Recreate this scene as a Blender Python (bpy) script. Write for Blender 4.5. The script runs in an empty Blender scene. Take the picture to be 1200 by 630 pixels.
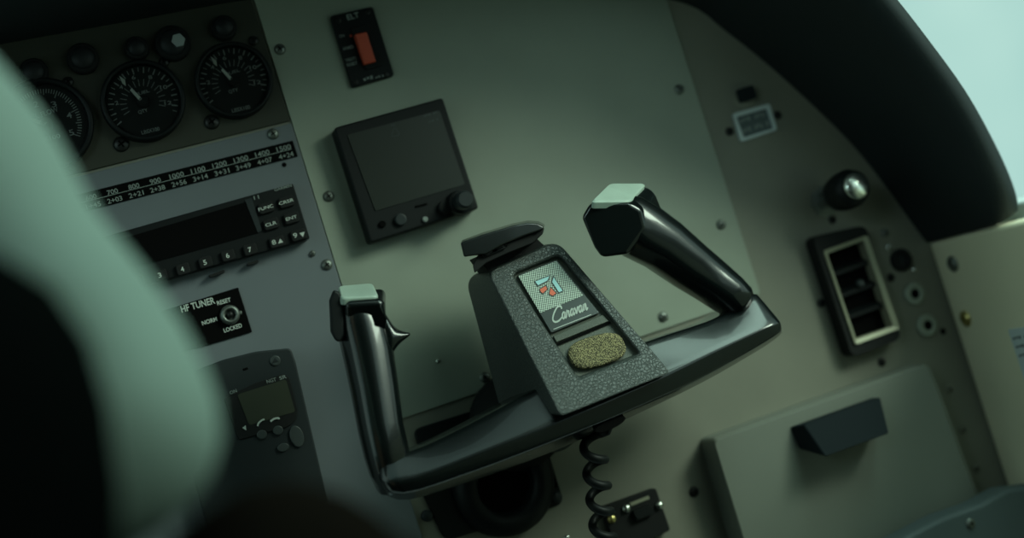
import bpy, bmesh, math, random
from mathutils import Vector, Matrix
random.seed(4)
S = bpy.context.scene
COL = S.collection
# ------------------------------------------------------------ camera
F = 1667.0
YAW, PITCH, ROLL = map(math.radians, (17.0, 1.0, 17.6))
CAM = Vector((0, -1.0, 0))
_d = Vector((math.sin(YAW)*math.cos(PITCH), math.cos(YAW)*math.cos(PITCH), math.sin(PITCH)))
_r = _d.cross(Vector((0, 0, 1))).normalized(); _u = _r.cross(_d)
RT = _r*math.cos(ROLL) - _u*math.sin(ROLL)
UP = _u*math.cos(ROLL) + _r*math.sin(ROLL)
DIR = _d
cd = bpy.data.cameras.new('camera'); cam = bpy.data.objects.new('camera', cd); COL.objects.link(cam)
cam.matrix_world = Matrix(((RT.x, UP.x, -DIR.x, CAM.x), (RT.y, UP.y, -DIR.y, CAM.y), (RT.z, UP.z, -DIR.z, CAM.z), (0, 0, 0, 1)))
cd.sensor_width = 36; cd.lens = 36*F/1200; cd.clip_start = .02; cd.clip_end = 200
cd.dof.use_dof = True; cd.dof.focus_distance = .95; cd.dof.aperture_fstop = 2.4
S.camera = cam
# ------------------------------------------------------------ light, sky, exposure
S.view_settings.view_transform = 'Standard'; S.view_settings.look = 'None'
S.view_settings.exposure = 0.08; S.view_settings.gamma = 1; S.view_settings.use_curve_mapping = False
S.cycles.use_denoising = True
S.cycles.max_bounces = 6
w = bpy.data.worlds.new('sky'); S.world = w; w.use_nodes = True
nt = w.node_tree; nt.nodes.clear()
o_ = nt.nodes.new('ShaderNodeOutputWorld'); b_ = nt.nodes.new('ShaderNodeBackground')
tc = nt.nodes.new('ShaderNodeTexCoord'); nz = nt.nodes.new('ShaderNodeTexNoise'); cr = nt.nodes.new('ShaderNodeValToRGB')
nz.inputs['Scale'].default_value = 3.0; nz.inputs['Detail'].default_value = 3
cr.color_ramp.elements[0].position = .38; cr.color_ramp.elements[0].color = (.31, .56, .52, 1)
cr.color_ramp.elements[1].position = .66; cr.color_ramp.elements[1].color = (.62, .87, .77, 1)
nt.links.new(tc.outputs['Generated'], nz.inputs['Vector']); nt.links.new(nz.outputs['Fac'], cr.inputs['Fac'])
nt.links.new(cr.outputs['Color'], b_.inputs['Color']); nt.links.new(b_.outputs[0], o_.inputs[0])
b_.inputs['Strength'].default_value = 1.0

def area(name, loc, target, sx, sy, energy, color):
    l = bpy.data.lights.new(name, 'AREA'); l.shape = 'RECTANGLE'; l.size = sx; l.size_y = sy
    l.energy = energy; l.color = color
    o = bpy.data.objects.new(name, l); COL.objects.link(o); o.location = loc
    o.rotation_euler = (Vector(target)-Vector(loc)).to_track_quat('-Z', 'Y').to_euler()
    return o
KEY, SIDE = (.80, 1.0, .80), (.66, 1.0, .84)
area('daylight_door_window', (1.35, -1.0, .62), (.32, 0, .0), .50, .45, 12.8, KEY)
oh = area('added_overhead_light', (.80, -.60, .78), (.38, -.1, -.05), .29, .80, 4.2, SIDE); oh.rotation_euler = (0, .42, 0)  # added overhead light, gives the yoke bar and hub rim their sheen
area('daylight_windshield', (.55, .10, 1.25), (.30, -.35, 0), .7, .35, 2.0, SIDE)
area('daylight_cabin_window', (-1.0, -1.6, .7), (.1, 0, 0), .5, .4, 3.6, (.66, .95, .95))

# ------------------------------------------------------------ pixel rays to places in the cockpit
def ray(px, py): return DIR + RT*((px-600)/F) - UP*((py-315)/F)
def P(px, py, d=0.0):                       # d: metres in front of the instrument panel
    r = ray(px, py); return CAM + r*((-d-CAM.y)/r.y)
def Q(px, py, z): return CAM + ray(px, py)*z
def PX(v):
    q = v-CAM; z = q.dot(DIR); return 600+F*q.dot(RT)/z, 315-F*q.dot(UP)/z
MM = .001
# ------------------------------------------------------------ materials
MATS = {}
def mat(name, col, rough=.6, metal=0, bump=0, bscale=200, var=.12, vscale=9, spec=.5, coat=0, kind='noise'):
    if name in MATS: return MATS[name]
    m = bpy.data.materials.new(name); m.use_nodes = True; t = m.node_tree; p = t.nodes['Principled BSDF']
    c = t.nodes.new('ShaderNodeTexCoord'); n = t.nodes.new('ShaderNodeTexNoise'); n.inputs['Scale'].default_value = vscale
    n.inputs['Detail'].default_value = 5
    t.links.new(c.outputs['Object'], n.inputs['Vector'])
    mx = t.nodes.new('ShaderNodeValToRGB'); e = mx.color_ramp.elements
    e[0].position = .3; e[1].position = .7
    e[0].color = (*[x*(1-var) for x in col], 1); e[1].color = (*[min(1, x*(1+var)) for x in col], 1)
    t.links.new(n.outputs['Fac'], mx.inputs['Fac']); t.links.new(mx.outputs['Color'], p.inputs['Base Color'])
    p.inputs['Roughness'].default_value = rough; p.inputs['Metallic'].default_value = metal
    p.inputs['Specular IOR Level'].default_value = spec; p.inputs['Coat Weight'].default_value = coat
    if bump:
        if kind == 'leather':
            k = t.nodes.new('ShaderNodeTexVoronoi'); k.feature = 'DISTANCE_TO_EDGE'; k.inputs['Scale'].default_value = bscale
            n2 = t.nodes.new('ShaderNodeTexNoise'); n2.inputs['Scale'].default_value = bscale*.6; n2.inputs['Detail'].default_value = 2
            va = t.nodes.new('ShaderNodeVectorMath'); va.operation = 'MULTIPLY_ADD'
            va.inputs[1].default_value = (.0007,)*3
            t.links.new(n2.outputs['Color'], va.inputs[0]); t.links.new(c.outputs['Object'], va.inputs[2]); t.links.new(va.outputs[0], k.inputs['Vector'])
            src = k.outputs['Distance']
            rp = t.nodes.new('ShaderNodeMapRange'); rp.inputs['From Max'].default_value = .16; t.links.new(src, rp.inputs['Value']); src = rp.outputs[0]
        else:
            k = t.nodes.new('ShaderNodeTexNoise'); k.inputs['Scale'].default_value = bscale; k.inputs['Detail'].default_value = 3
            t.links.new(c.outputs['Object'], k.inputs['Vector']); src = k.outputs['Fac']
        bp = t.nodes.new('ShaderNodeBump'); bp.inputs['Strength'].default_value = bump; bp.inputs['Distance'].default_value = .0006
        t.links.new(src, bp.inputs['Height']); t.links.new(bp.outputs[0], p.inputs['Normal'])
    MATS[name] = m; return m
M = dict(
 base=mat('panel_brown_grey', (.212, .213, .17), .55, var=.10, vscale=14),
 sheet=mat('panel_grey_paint', (.31, .35, .285), .5, var=.10, vscale=9, bump=.1, bscale=500),
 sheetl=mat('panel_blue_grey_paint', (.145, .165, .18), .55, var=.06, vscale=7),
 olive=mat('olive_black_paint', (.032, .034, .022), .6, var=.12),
 hood=mat('hood_vinyl', (.012, .018, .020), .62, bump=.2, bscale=260, spec=.35),
 tan=mat('side_wall_tan', (.80, .76, .55), .6, var=.05),
 black=mat('black_plastic', (.006, .008, .0085), .5, spec=.22),
 matte=mat('matte_black', (.008, .009, .009), .75, spec=.3),
 void=mat('dark_hollow', (.002, .002, .002), .9, spec=.1),
 gloss=mat('glossy_black_plastic', (.003, .005, .005), .24, var=.2, coat=.3, bump=.03, bscale=60),
 leather=mat('grained_black_hub', (.036, .046, .042), .42, bump=.55, bscale=450, kind='leather', spec=.9),
 hubfloor=mat('recess_grey', (.075, .085, .065), .5, bump=.3, bscale=900),
 screen=mat('screen_dark', (.017, .021, .016), .3, var=.04),
 lcd=mat('lcd_green_grey', (.05, .056, .04), .25),
 phone=mat('phone_grey', (.018, .024, .026), .5, spec=.3),
 phonekey=mat('phone_key_grey', (.045, .055, .055), .4),
 white=mat('print_white', (.55, .6, .55), .7, var=.05),
 dimwhite=mat('print_dim_white', (.26, .30, .28), .7, var=.15, vscale=300),
 red=mat('red_switch', (.55, .07, .028), .5),
 steel=mat('screw_steel', (.20, .22, .20), .45, .8, var=.1),
 brightsteel=mat('bright_steel', (.75, .78, .72), .25, 1),
 brass=mat('brass', (.65, .55, .22), .3, 1),
 blackscrew=mat('black_screw', (.015, .016, .015), .4, .3),
 alu=mat('aluminium_trim', (.34, .34, .25), .5, .3),
 pad=mat('button_pale', (.42, .52, .45), .38, var=.10, vscale=60, bump=.1),
 lens=mat('lamp_lens', (.018, .020, .022), .5, spec=.3),
 lensglint=mat('lamp_glint_pale', (.38, .42, .42), .3),
 door=mat('glove_door_grey', (.185, .20, .17), .5, var=.06),
 latch=mat('latch_dark', (.012, .018, .021), .8, spec=.12),
 teal=mat('lower_trim_teal', (.09, .12, .125), .6),
 paper=mat('placard_pale', (.60, .68, .68), .6),
 blue=mat('logo_pale_blue', (.42, .72, .75), .5, var=.03),
 orange=mat('logo_orange_red', (.80, .16, .08), .5, var=.03),
 badged=mat('badge_black', (.03, .037, .036), .3),
 shirt=mat('pale_shirt', (.165, .23, .205), .9, var=.06, bump=.3, bscale=120, spec=.2),
 vest=mat('dark_vest', (.0015, .002, .002), 1.0, spec=.0),
 trousers=mat('dark_trousers', (.006, .005, .004), 1.0, spec=.0),
 skin=mat('skin', (.35, .20, .13), .6),
 hair=mat('dark_hair', (.02, .015, .01), .7),
 liner=mat('cabin_lining', (.05, .06, .055), .9, spec=.1),
 carpet=mat('cabin_carpet', (.03, .033, .035), .95, spec=.1),
 seat=mat('seat_fabric', (.02, .022, .024), .9, spec=.1),
)
def glass_mat():
    m = bpy.data.materials.new('instrument_glass'); m.use_nodes = True; t = m.node_tree; t.nodes.clear()
    o = t.nodes.new('ShaderNodeOutputMaterial'); a = t.nodes.new('ShaderNodeBsdfTransparent'); g = t.nodes.new('ShaderNodeBsdfGlossy')
    g.inputs['Roughness'].default_value = .08; mx = t.nodes.new('ShaderNodeMixShader'); fr = t.nodes.new('ShaderNodeFresnel'); fr.inputs['IOR'].default_value = 1.4
    t.links.new(fr.outputs[0], mx.inputs[0]); t.links.new(a.outputs[0], mx.inputs[1]); t.links.new(g.outputs[0], mx.inputs[2]); t.links.new(mx.outputs[0], o.inputs[0])
    return m
M['glass'] = glass_mat()
def mesh_badge_mat():
    m = bpy.data.materials.new('silver_dot_mesh'); m.use_nodes = True; t = m.node_tree; p = t.nodes['Principled BSDF']
    u = t.nodes.new('ShaderNodeUVMap'); v = t.nodes.new('ShaderNodeTexVoronoi'); v.inputs['Scale'].default_value = 720; v.inputs['Randomness'].default_value = 0
    mp = t.nodes.new('ShaderNodeMapping'); mp.inputs['Rotation'].default_value[2] = .6
    t.links.new(u.outputs[0], mp.inputs[0]); t.links.new(mp.outputs[0], v.inputs['Vector'])
    r = t.nodes.new('ShaderNodeValToRGB'); r.color_ramp.elements[0].position = .30; r.color_ramp.elements[1].position = .50
    r.color_ramp.elements[0].color = (.62, .72, .62, 1); r.color_ramp.elements[1].color = (.03, .04, .035, 1)
    t.links.new(v.outputs['Distance'], r.inputs[0]); t.links.new(r.outputs[0], p.inputs['Base Color'])
    p.inputs['Roughness'].default_value = .4; return m
M['mesh'] = mesh_badge_mat()
def weave_mat():
    m = bpy.data.materials.new('olive_weave'); m.use_nodes = True; t = m.node_tree; p = t.nodes['Principled BSDF']
    u = t.nodes.new('ShaderNodeUVMap'); v = t.nodes.new('ShaderNodeTexVoronoi'); v.inputs['Scale'].default_value = 900; v.inputs['Randomness'].default_value = .45
    t.links.new(u.outputs[0], v.inputs['Vector'])
    r = t.nodes.new('ShaderNodeValToRGB'); r.color_ramp.elements[0].position = .15; r.color_ramp.elements[1].position = .6
    r.color_ramp.elements[0].color = (.55, .47, .23, 1); r.color_ramp.elements[1].color = (.05, .045, .02, 1)
    bp = t.nodes.new('ShaderNodeBump'); bp.inputs['Distance'].default_value = .001; bp.inputs['Strength'].default_value = .9; bp.invert = True
    t.links.new(v.outputs['Distance'], r.inputs[0]); t.links.new(v.outputs['Distance'], bp.inputs['Height']); t.links.new(bp.outputs[0], p.inputs['Normal'])
    t.links.new(r.outputs[0], p.inputs['Base Color']); p.inputs['Roughness'].default_value = .7; return m
M['weave'] = weave_mat()

# ------------------------------------------------------------ objects
def tag(o, label=None, cat=None, group=None, kind=None):
    for k, v in (('label', label), ('category', cat), ('group', group), ('kind', kind)):
        if v: o[k] = v
    return o
def thing(name, label, cat, base, group=None):
    o = bpy.data.objects.new(name, None); COL.objects.link(o); o.location = base; o.empty_display_size = .01
    return tag(o, label, cat, group)
def org(o):
    v = Vector((0, 0, 0))
    while o: v = v + o.location; o = o.parent
    return v
def obj(name, bm, m, parent=None, smooth=False, bevel=0, seg=2, sub=0, ang=None):
    bmesh.ops.recalc_face_normals(bm, faces=bm.faces)
    if parent is not None: base = org(parent)
    else:
        xs = [v.co for v in bm.verts]
        base = Vector((sum(v.x for v in xs)/len(xs), sum(v.y for v in xs)/len(xs), min(v.z for v in xs)))
    bmesh.ops.translate(bm, vec=-base, verts=bm.verts)
    me = bpy.data.meshes.new(name); bm.to_mesh(me); bm.free()
    for p in me.polygons: p.use_smooth = smooth
    me.materials.append(M[m] if isinstance(m, str) else m)
    o = bpy.data.objects.new(name, me); COL.objects.link(o)
    if parent is not None: o.parent = parent
    else: o.location = base
    if bevel:
        b = o.modifiers.new('bevel', 'BEVEL'); b.width = bevel; b.segments = seg; b.limit_method = 'ANGLE'; b.angle_limit = math.radians(ang or 35)
        b.harden_normals = False
        for p in me.polygons: p.use_smooth = True
        b2 = o.modifiers.new('wn', 'WEIGHTED_NORMAL'); b2.keep_sharp = True
    if sub:
        b = o.modifiers.new('sub', 'SUBSURF'); b.levels = b.render_levels = sub
    return o
def BM(): return bmesh.new()
def prism(bm, front, back):
    a = [bm.verts.new(v) for v in front]; b = [bm.verts.new(v) for v in back]
    n = len(a); bm.faces.new(a); bm.faces.new(b[::-1])
    for i in range(n): bm.faces.new((a[i], b[i], b[(i+1) % n], a[(i+1) % n]))
    return bm
def slab(bm, px, d1, d0):                  # outline seen at its front face d1, body back to d0
    f = [P(x, y, d1) for x, y in px]
    return prism(bm, f, [Vector((v.x, -d0, v.z)) for v in f])
def rq(pts, r, n=5):                       # rounded polygon through 2-D or 3-D points; r one radius or a list
    out = []; k = len(pts); pts = [Vector(p) for p in pts]
    for i, p in enumerate(pts):
        a = pts[i-1]-p; b = pts[(i+1) % k]-p; rr = r[i] if isinstance(r, (list, tuple)) else r
        A = p+a.normalized()*min(rr, a.length*.48); B = p+b.normalized()*min(rr, b.length*.48)
        for j in range(n+1):
            t = j/n; out.append(A*(1-t)**2 + p*2*t*(1-t) + B*t*t)
    return out
def loops(bm, ls, cap0=True, cap1=True):
    R = [[bm.verts.new(v) for v in l] for l in ls]; n = len(R[0])
    for a, b in zip(R, R[1:]):
        for i in range(n): bm.faces.new((a[i], a[(i+1) % n], b[(i+1) % n], b[i]))
    if cap0: bm.faces.new(R[0][::-1])
    if cap1: bm.faces.new(R[-1])
    return bm
def disc(c, r, d, n=32, a0=0): return [Vector((c.x+r*math.cos(a0+2*math.pi*i/n), -d, c.z+r*math.sin(a0+2*math.pi*i/n))) for i in range(n)]
def turned(bm, c, prof, n=32, cap0=True, cap1=True):  # rings facing the viewer: prof = [(radius, d)...]
    return loops(bm, [disc(c, max(r, 1e-5), d, n) for r, d in prof], cap0, cap1)
def tube(bm, pts, r, n=10):
    pts = [Vector(p) for p in pts]; L = []; up = Vector((0, 1, 0.01))
    for i, p in enumerate(pts):
        t = (pts[min(i+1, len(pts)-1)]-pts[max(i-1, 0)]).normalized()
        a = t.cross(up).normalized(); b = t.cross(a).normalized()
        rr = r[i] if isinstance(r, (list, tuple)) else r
        L.append([p+a*rr*math.cos(2*math.pi*k/n)+b*rr*math.sin(2*math.pi*k/n) for k in range(n)])
    return loops(bm, L)
# lettering ------------------------------------------------
_tc = {}
def glyphs(s, bold=0):
    if (s, bold) in _tc: return _tc[(s, bold)]
    cu = bpy.data.curves.new('t', 'FONT'); cu.body = s; cu.size = 1; cu.offset = bold; cu.resolution_u = 3
    o = bpy.data.objects.new('t', cu); COL.objects.link(o); bpy.context.view_layer.update()
    me = bpy.data.meshes.new_from_object(o.evaluated_get(bpy.context.evaluated_depsgraph_get()))
    vs = [v.co.copy() for v in me.vertices]; fs = [tuple(p.vertices) for p in me.polygons]
    bpy.data.objects.remove(o); bpy.data.curves.remove(cu); bpy.data.meshes.remove(me)
    x0 = min(v.x for v in vs); x1 = max(v.x for v in vs)
    _tc[(s, bold)] = ([(v.x-x0, v.y) for v in vs], fs, x1-x0); return _tc[(s, bold)]
def letters(bm, s, p0, p1, h, d=None, mapf=None, bold=.012):   # p0,p1: baseline ends in photo pixels; h: cap height in pixels
    vs, fs, wd = glyphs(s, bold)
    f = mapf or (lambda x, y: P(x, y, d))
    A, B = f(*p0), f(*p1); X = B-A
    dx, dy = p1[0]-p0[0], p1[1]-p0[1]; L = math.hypot(dx, dy)
    T = f(p0[0]+dy/L*h, p0[1]-dx/L*h)-A
    N = X.cross(T).normalized(); Y = N.cross(X).normalized()*T.length/.72
    n = [bm.verts.new(A+X*(x/wd)+Y*y) for x, y in vs]
    for g in fs:
        try: bm.faces.new([n[i] for i in g])
        except ValueError: pass
def scrawl(bm, p0, p1, h, mp, n=9):
    dx, dy = p1[0]-p0[0], p1[1]-p0[1]; L = math.hypot(dx, dy); nx, ny = dy/L, -dx/L
    for i in range(n):
        if i % 4 == 3: continue
        a, b = (i+.1)/n, (i+.8)/n; k = h*(.75+.25*((i*7) % 3)/2); m_ = h*.25*((i*5) % 2)
        flatm(bm, [mp(p0[0]+dx*u+nx*v, p0[1]+dy*u+ny*v) for u, v in ((a, m_), (b, m_), (b, k), (a, k))])
def ribbon(bm, pts2, wdt, mp):             # flat stroke through points, Catmull-Rom
    p = [Vector(q) for q in pts2]; out = []
    for i in range(len(p)-1):
        a, b, c, e = p[max(i-1, 0)], p[i], p[i+1], p[min(i+2, len(p)-1)]
        for k in range(6):
            t = k/6; out.append(.5*((2*b)+(c-a)*t+(2*a-5*b+4*c-e)*t*t+(3*b-a-3*c+e)*t**3))
    out.append(p[-1]); pr = None
    for i, q in enumerate(out):
        t = (out[min(i+1, len(out)-1)]-out[max(i-1, 0)]).normalized(); nn = Vector((-t.y, t.x))*wdt/2
        c = (bm.verts.new(mp(*(q+nn))), bm.verts.new(mp(*(q-nn))))
        if pr: bm.faces.new((pr[0], pr[1], c[1], c[0]))
        pr = c
def flat(bm, px, d): bm.faces.new([bm.verts.new(P(x, y, d)) for x, y in px]); return bm
def flatm(bm, pts): bm.faces.new([bm.verts.new(p) for p in pts]); return bm

# ================================================================= SETTING
XW = P(1086, 284).x; ZS = P(1086, 284).z
def box(bm, x0, x1, y0, y1, z0, z1):
    return prism(bm, [Vector(v) for v in ((x0, y0, z0), (x1, y0, z0), (x1, y0, z1), (x0, y0, z1))], [Vector(v) for v in ((x0, y1, z0), (x1, y1, z0), (x1, y1, z1), (x0, y1, z1))])
XL, YB, ZF, ZC = -1.05, -2.3, -1.0, .80
def struct(name, bm, m, **k): return tag(obj(name, bm, m, **k), kind='structure')
struct('floor', box(BM(), XL-.03, XW+.05, YB, .05, ZF-.03, ZF), 'carpet')
struct('ceiling', box(BM(), XL-.03, XW+.05, YB, -.75, ZC, ZC+.03), 'liner')
struct('wall_back', box(BM(), XL-.03, XW+.05, YB-.03, YB, ZF, ZC), 'liner')
bm = BM(); box(bm, XL-.03, XL, YB, .05, ZF, -.05); box(bm, XL-.03, XL, YB, -1.9, -.05, ZC); box(bm, XL-.03, XL, -1.15, -1.0, -.05, ZC)
struct('wall_left', bm, 'liner')
# right side wall: door sill level with the end of the padded hood
bm = BM(); box(bm, XW, XW+.03, YB, -.0015, ZF, ZS)
struct('wall_right', bm, 'tan', bevel=.004)
bm = BM(); box(bm, XW, XW+.03, YB, -.34, ZS, .02); struct('sill_light_block', bm, 'liner')  # unseen raised sill, added to keep window light off the lower panel
bm = BM(); box(bm, XW, XW+.03, YB, -1.35, .02, ZC); struct('trim_1', bm, 'liner')
# pale ledge outside of the side window
bm = BM(); box(bm, XW+.032, XW+.075, -1.3, -.02, ZS-.02, ZS+.012); struct('trim_2', bm, 'paper', bevel=.003)

# ================================================================= INSTRUMENT PANEL
panel = thing('instrument_panel', 'grey aircraft instrument panel of flat riveted sheets under the padded hood', 'instrument panel', (0.1, 0, -.45))
SH = .002
arc = [(-260, 96), (-120, 72), (0, 50), (145, 24), (290, -2), (420, -12), (538, -18), (680, -20), (800, 2), (850, 35), (900, 75), (950, 120), (1000, 170), (1040, 220), (1070, 262), (1086, 284)]
bot = [P(1180, 575), P(1225, 720), P(700, 900), P(100, 1000), P(-300, 1000)]
def cr3(p, n=4):
    out = []
    for i in range(len(p)-1):
        a, b, c, e = p[max(i-1, 0)], p[i], p[i+1], p[min(i+2, len(p)-1)]
        for k in range(n):
            t_ = k/n; out.append(.5*((2*b)+(c-a)*t_+(2*a-5*b+4*c-e)*t_*t_+(3*b-a-3*c+e)*t_**3))
    out.append(p[-1]); return out
bm = BM(); f = cr3([P(*p) for p in arc])+[Vector((XW+.06, 0, P(1086, 284).z)), Vector((XW+.06, 0, -.6))]+bot[2:]
prism(bm, f, [v+Vector((0, .02, 0)) for v in f]); obj('base_plate', bm, 'base', panel)
# centre sheet
bm = BM(); slab(bm, [tuple(p) for p in rq([(295.5, -9), (776, -17), (892, 346), (451, 497)], [1, 1, 8, 3], 3)], SH, 0)
obj('panel_sheet', bm, 'sheet', panel, bevel=.0006)
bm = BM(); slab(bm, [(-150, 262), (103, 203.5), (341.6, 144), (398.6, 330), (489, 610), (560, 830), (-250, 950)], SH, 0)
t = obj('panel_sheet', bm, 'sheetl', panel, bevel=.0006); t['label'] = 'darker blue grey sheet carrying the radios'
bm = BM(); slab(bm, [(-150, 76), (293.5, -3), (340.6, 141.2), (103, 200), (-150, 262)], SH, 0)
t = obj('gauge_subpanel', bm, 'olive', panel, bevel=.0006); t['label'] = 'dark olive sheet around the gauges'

# screws ---------------------------------------------------
def mk_screw(name, m, r, label, cat, px, d, group=None, hole=False):
    c = P(px[0], px[1], d); bm = BM()
    if hole: turned(bm, c, [(r, d-.0005), (r*.97, d+.0004), (.0002, d+.0005)], 20)
    else: turned(bm, c, [(r, d-.002), (r, d+.0006), (r*.8, d+.0016), (r*.3, d+.0021), (.0002, d+.0021)], 20)
    o = obj(name, bm, m, None, smooth=True); o.location = o.location
    tag(o, label, cat, group)
    if not hole:
        bm = BM()
        for a in (.4, .4+math.pi/2):
            u = Vector((math.cos(a), 0, math.sin(a))); v = Vector((-math.sin(a), 0, math.cos(a)))
            q = Vector((c.x, -d-.0022, c.z)); k = [q+u*r*.5+v*r*.1, q-u*r*.5+v*r*.1, q-u*r*.5-v*r*.1, q+u*r*.5-v*r*.1]
            prism(bm, k, [x+Vector((0, .0008, 0)) for x in k])
        obj('cross_recess', bm, 'void', o)
    return o
_proto = {}
def screw(px, label, r=4.0*MM, m='steel', d=SH, name='panel_screw', cat='screw', hole=False):
    key = (m, r, d, hole); c = P(px[0], px[1], d)
    if key not in _proto:
        o = mk_screw(name, m, r, label, cat, px, d, hole=hole); _proto[key] = (o, c); 
    else:
        s, sc = _proto[key]; o = s.copy(); o.name = name; COL.objects.link(o); o.location = s.location+(c-sc); tag(o, label, cat)
        for ch in list(s.children):
            h = ch.copy(); COL.objects.link(h); h.parent = o
    return o
screw((328, 58), 'small steel screw at the top of the seam beside the upper right gauge')
screw((320, 157), 'steel screw above the right end of the black number strip')
screw((385, 230), 'steel screw left of the square display, right of the seam')
screw((383, 310), 'steel screw below right of the radio, close to the seam')
screw((568, 442), 'steel screw on the grey sheet just left of the yoke hub')
screw((796, 105), 'screw at the upper right edge of the pale sheet')
screw((845, 263), 'screw above the right handgrip at the edge of the pale sheet')
screw((777, 371), 'screw framed inside the right yoke handle triangle')
screw((813, 576), 'dark screw just left of the glove box door', m='blackscrew', d=0)
screw((664, 630), 'pale screw at the bottom edge left of the coiled cord', r=2.6*MM, m='brightsteel', d=0)
screw((366, 297), 'tiny screw just under the right end of the radio', r=2.2*MM)
screw((333, 193), 'tiny dark hole under the right end of the black number strip', r=1.7*MM, hole=True, m='void', name='panel_hole', cat='hole')
screw((513, 423), 'tiny pale rivet on the grey sheet right of the left handgrip', r=1.8*MM, m='brightsteel', name='panel_rivet', cat='rivet')
for p, l in (((975, 257), 'black screw between the knob and the rectangular air outlet'), ((962, 355), 'black screw left of the rectangular air outlet'),
             ((1033, 424), 'black screw just below the rectangular air outlet'), ((1044, 325), 'black screw right of the rectangular air outlet'),
             ((855, 154), 'black screw at the left of the small framed label'), ((911, 135), 'black screw at the right of the small framed label')):
    screw(p, l, r=3.5*MM, m='blackscrew', d=0)
screw((1105, 388), 'small black hole right of the lower grommet socket', r=2.6*MM, m='void', d=0, hole=True, name='panel_hole', cat='hole')
screw((1037, 273), 'small steel screw above the black round jack socket', r=3.6*MM, d=0)
screw((1041, 290), 'small bright screw at the upper left of the black jack socket', r=3.0*MM, m='brightsteel', d=0)
screw((1071, 316), 'small bright screw just under the black jack socket', r=2.6*MM, m='brightsteel', d=0)
for k, (p, l) in enumerate((((1112, 455), 'topmost faint rivet in the strip right of the glove box'), ((1128, 503), 'middle faint rivet in the strip right of the glove box'), ((1144, 548), 'lowest faint rivet in the strip right of the glove box'))):
    screw(p, l, r=3.4*MM, m='base', d=0, name='panel_rivet', cat='rivet')

# ================================================================= GAUGES
def gauge(px, R, label, scale, needle, texts, tickm):
    c = P(*px, SH); t = thing('round_gauge', label, 'gauge', c); mm = R*.60*MM
    bm = BM(); turned(bm, c, [(mm, SH), (mm, SH+.006), (mm*.97, SH+.008), (mm*.90, SH+.008), (mm*.875, SH+.003)], 48, True, False); obj('bezel', bm, 'black', t, smooth=True)
    bm = BM(); turned(bm, c, [(mm*.89, SH+.001), (mm*.89, SH+.0022)], 48); obj('dial', bm, 'matte', t)
    D = SH+.0026; bm = BM(); bm2 = BM()
    def at(r, a): return (px[0]+r*math.cos(a), px[1]-r*math.sin(a))
    for a, r0, r1, wd in scale:
        a = math.radians(a); u = wd/2
        x0, x1 = at(r0, a), at(r1, a); nx, ny = -math.sin(a)*u, -math.cos(a)*u
        flat(bm, [(x0[0]+nx, x0[1]+ny), (x1[0]+nx, x1[1]+ny), (x1[0]-nx, x1[1]-ny), (x0[0]-nx, x0[1]-ny)], D)
    obj('tick_marks', bm, tickm, t)
    for s, p0, p1, h in texts: letters(bm2, s, p0, p1, h, D)
    obj('lettering', bm2, 'dimwhite', t)
    n = None
    for poly in needle:
        b = BM(); slab(b, poly, SH+.0050, SH+.0044)
        if n is None: n = obj('needle', b, 'white', t)
        else: obj('needle_tip', b, 'white', n)
    b = BM(); turned(b, c, [(mm*.16, SH+.002), (mm*.16, SH+.0042), (mm*.1, SH+.0050)], 20); obj('needle_hub', b, 'matte', t)
    b = BM(); turned(b, c, [(mm*.9, SH+.0062), (mm*.9, SH+.0066)], 40); obj('glass', b, 'glass', t)
    return t
sc = []
for i in range(-14, 31):
    a = 66-(i)*4.3+43; 
    a = 115-(i)*4.4
    L = 9 if i % 10 == 0 else (7 if i % 5 == 0 else 5)
    if a > -20: sc.append((a, 43-L, 43, 1.0))
sc = [s for s in sc if s[0] < 185]
gauge((53, 147), 53, 'round fuel flow gauge partly hidden by the pale sleeve', sc,
      [[(55, 143), (52, 148), (30, 139), (27, 135)]],
      [('2', (40, 126), (45.5, 125), 7), ('3', (61, 126), (67, 124.5), 7), ('4', (79, 139), (85, 137.5), 7), ('5', (82, 159), (87.5, 157.5), 7),
       ('FUEL', (29, 143), (46, 138), 6), ('FLOW', (49, 137), (69, 130), 6), ('PPHX100', (34, 170), (71, 161), 5)], 'dimwhite')
def qty(px, k, label):
    sc = []
    for i in range(26):
        a = 222-i*9.5
        sc.append((a, 34*k if i % 2 == 0 else 36*k, 41*k, 1.5 if i % 2 == 0 else .9))
    for i in range(17): sc.append((214-i*14, 19*k, 27*k, .7))
    x, y = px
    tx = [('FUEL', (x-8, y-7), (x+8, y-12), 3.6), ('QTY', (x-5, y+14), (x+6, y+11), 4), ('LBSX100', (x-1, y+38*k), (x+20, y+33*k), 4.5)]
    for n, a in (('2', 183), ('4', 146), ('6', 110), ('8', 72), ('10', 34), ('12', -3)):
        q = (x+30*k*math.cos(math.radians(a)), y-30*k*math.sin(math.radians(a))+2); tx.append((n, (q[0]-2.2*len(n), q[1]), (q[0]+2*len(n), q[1]-1), 4.6))
    def pl(pts): return [(x+a*k, y+b*k) for a, b in pts]
    gauge(px, 47.5*k, label, sc, [pl([(-1, -4), (-4, -1.5), (-15, -14), (-13, -16.5)]), pl([(-20, -19), (-24, -22), (-28, -31), (-21, -26)])], tx, 'dimwhite')
qty((167.5, 119.5), 1, 'middle round quantity gauge, left of the seam and above the number strip')
qty((273.5, 95.5), .955, 'rightmost round quantity gauge, under the dark panel corner')
for p, l in (((142, 169), 'black clamp screw under the middle gauge'), ((248, 143), 'black clamp screw under the rightmost gauge'), ((80, 96), 'black screw between the fuel flow gauge and the lamps'),
             ((192, 73), 'small black screw above the middle gauge'), ((297, 48), 'small black screw at the upper right of the rightmost gauge')):
    screw(p, l, r=(5.4 if p[1] > 140 else 3.6)*MM, m='blackscrew', name='clamp_screw')
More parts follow.
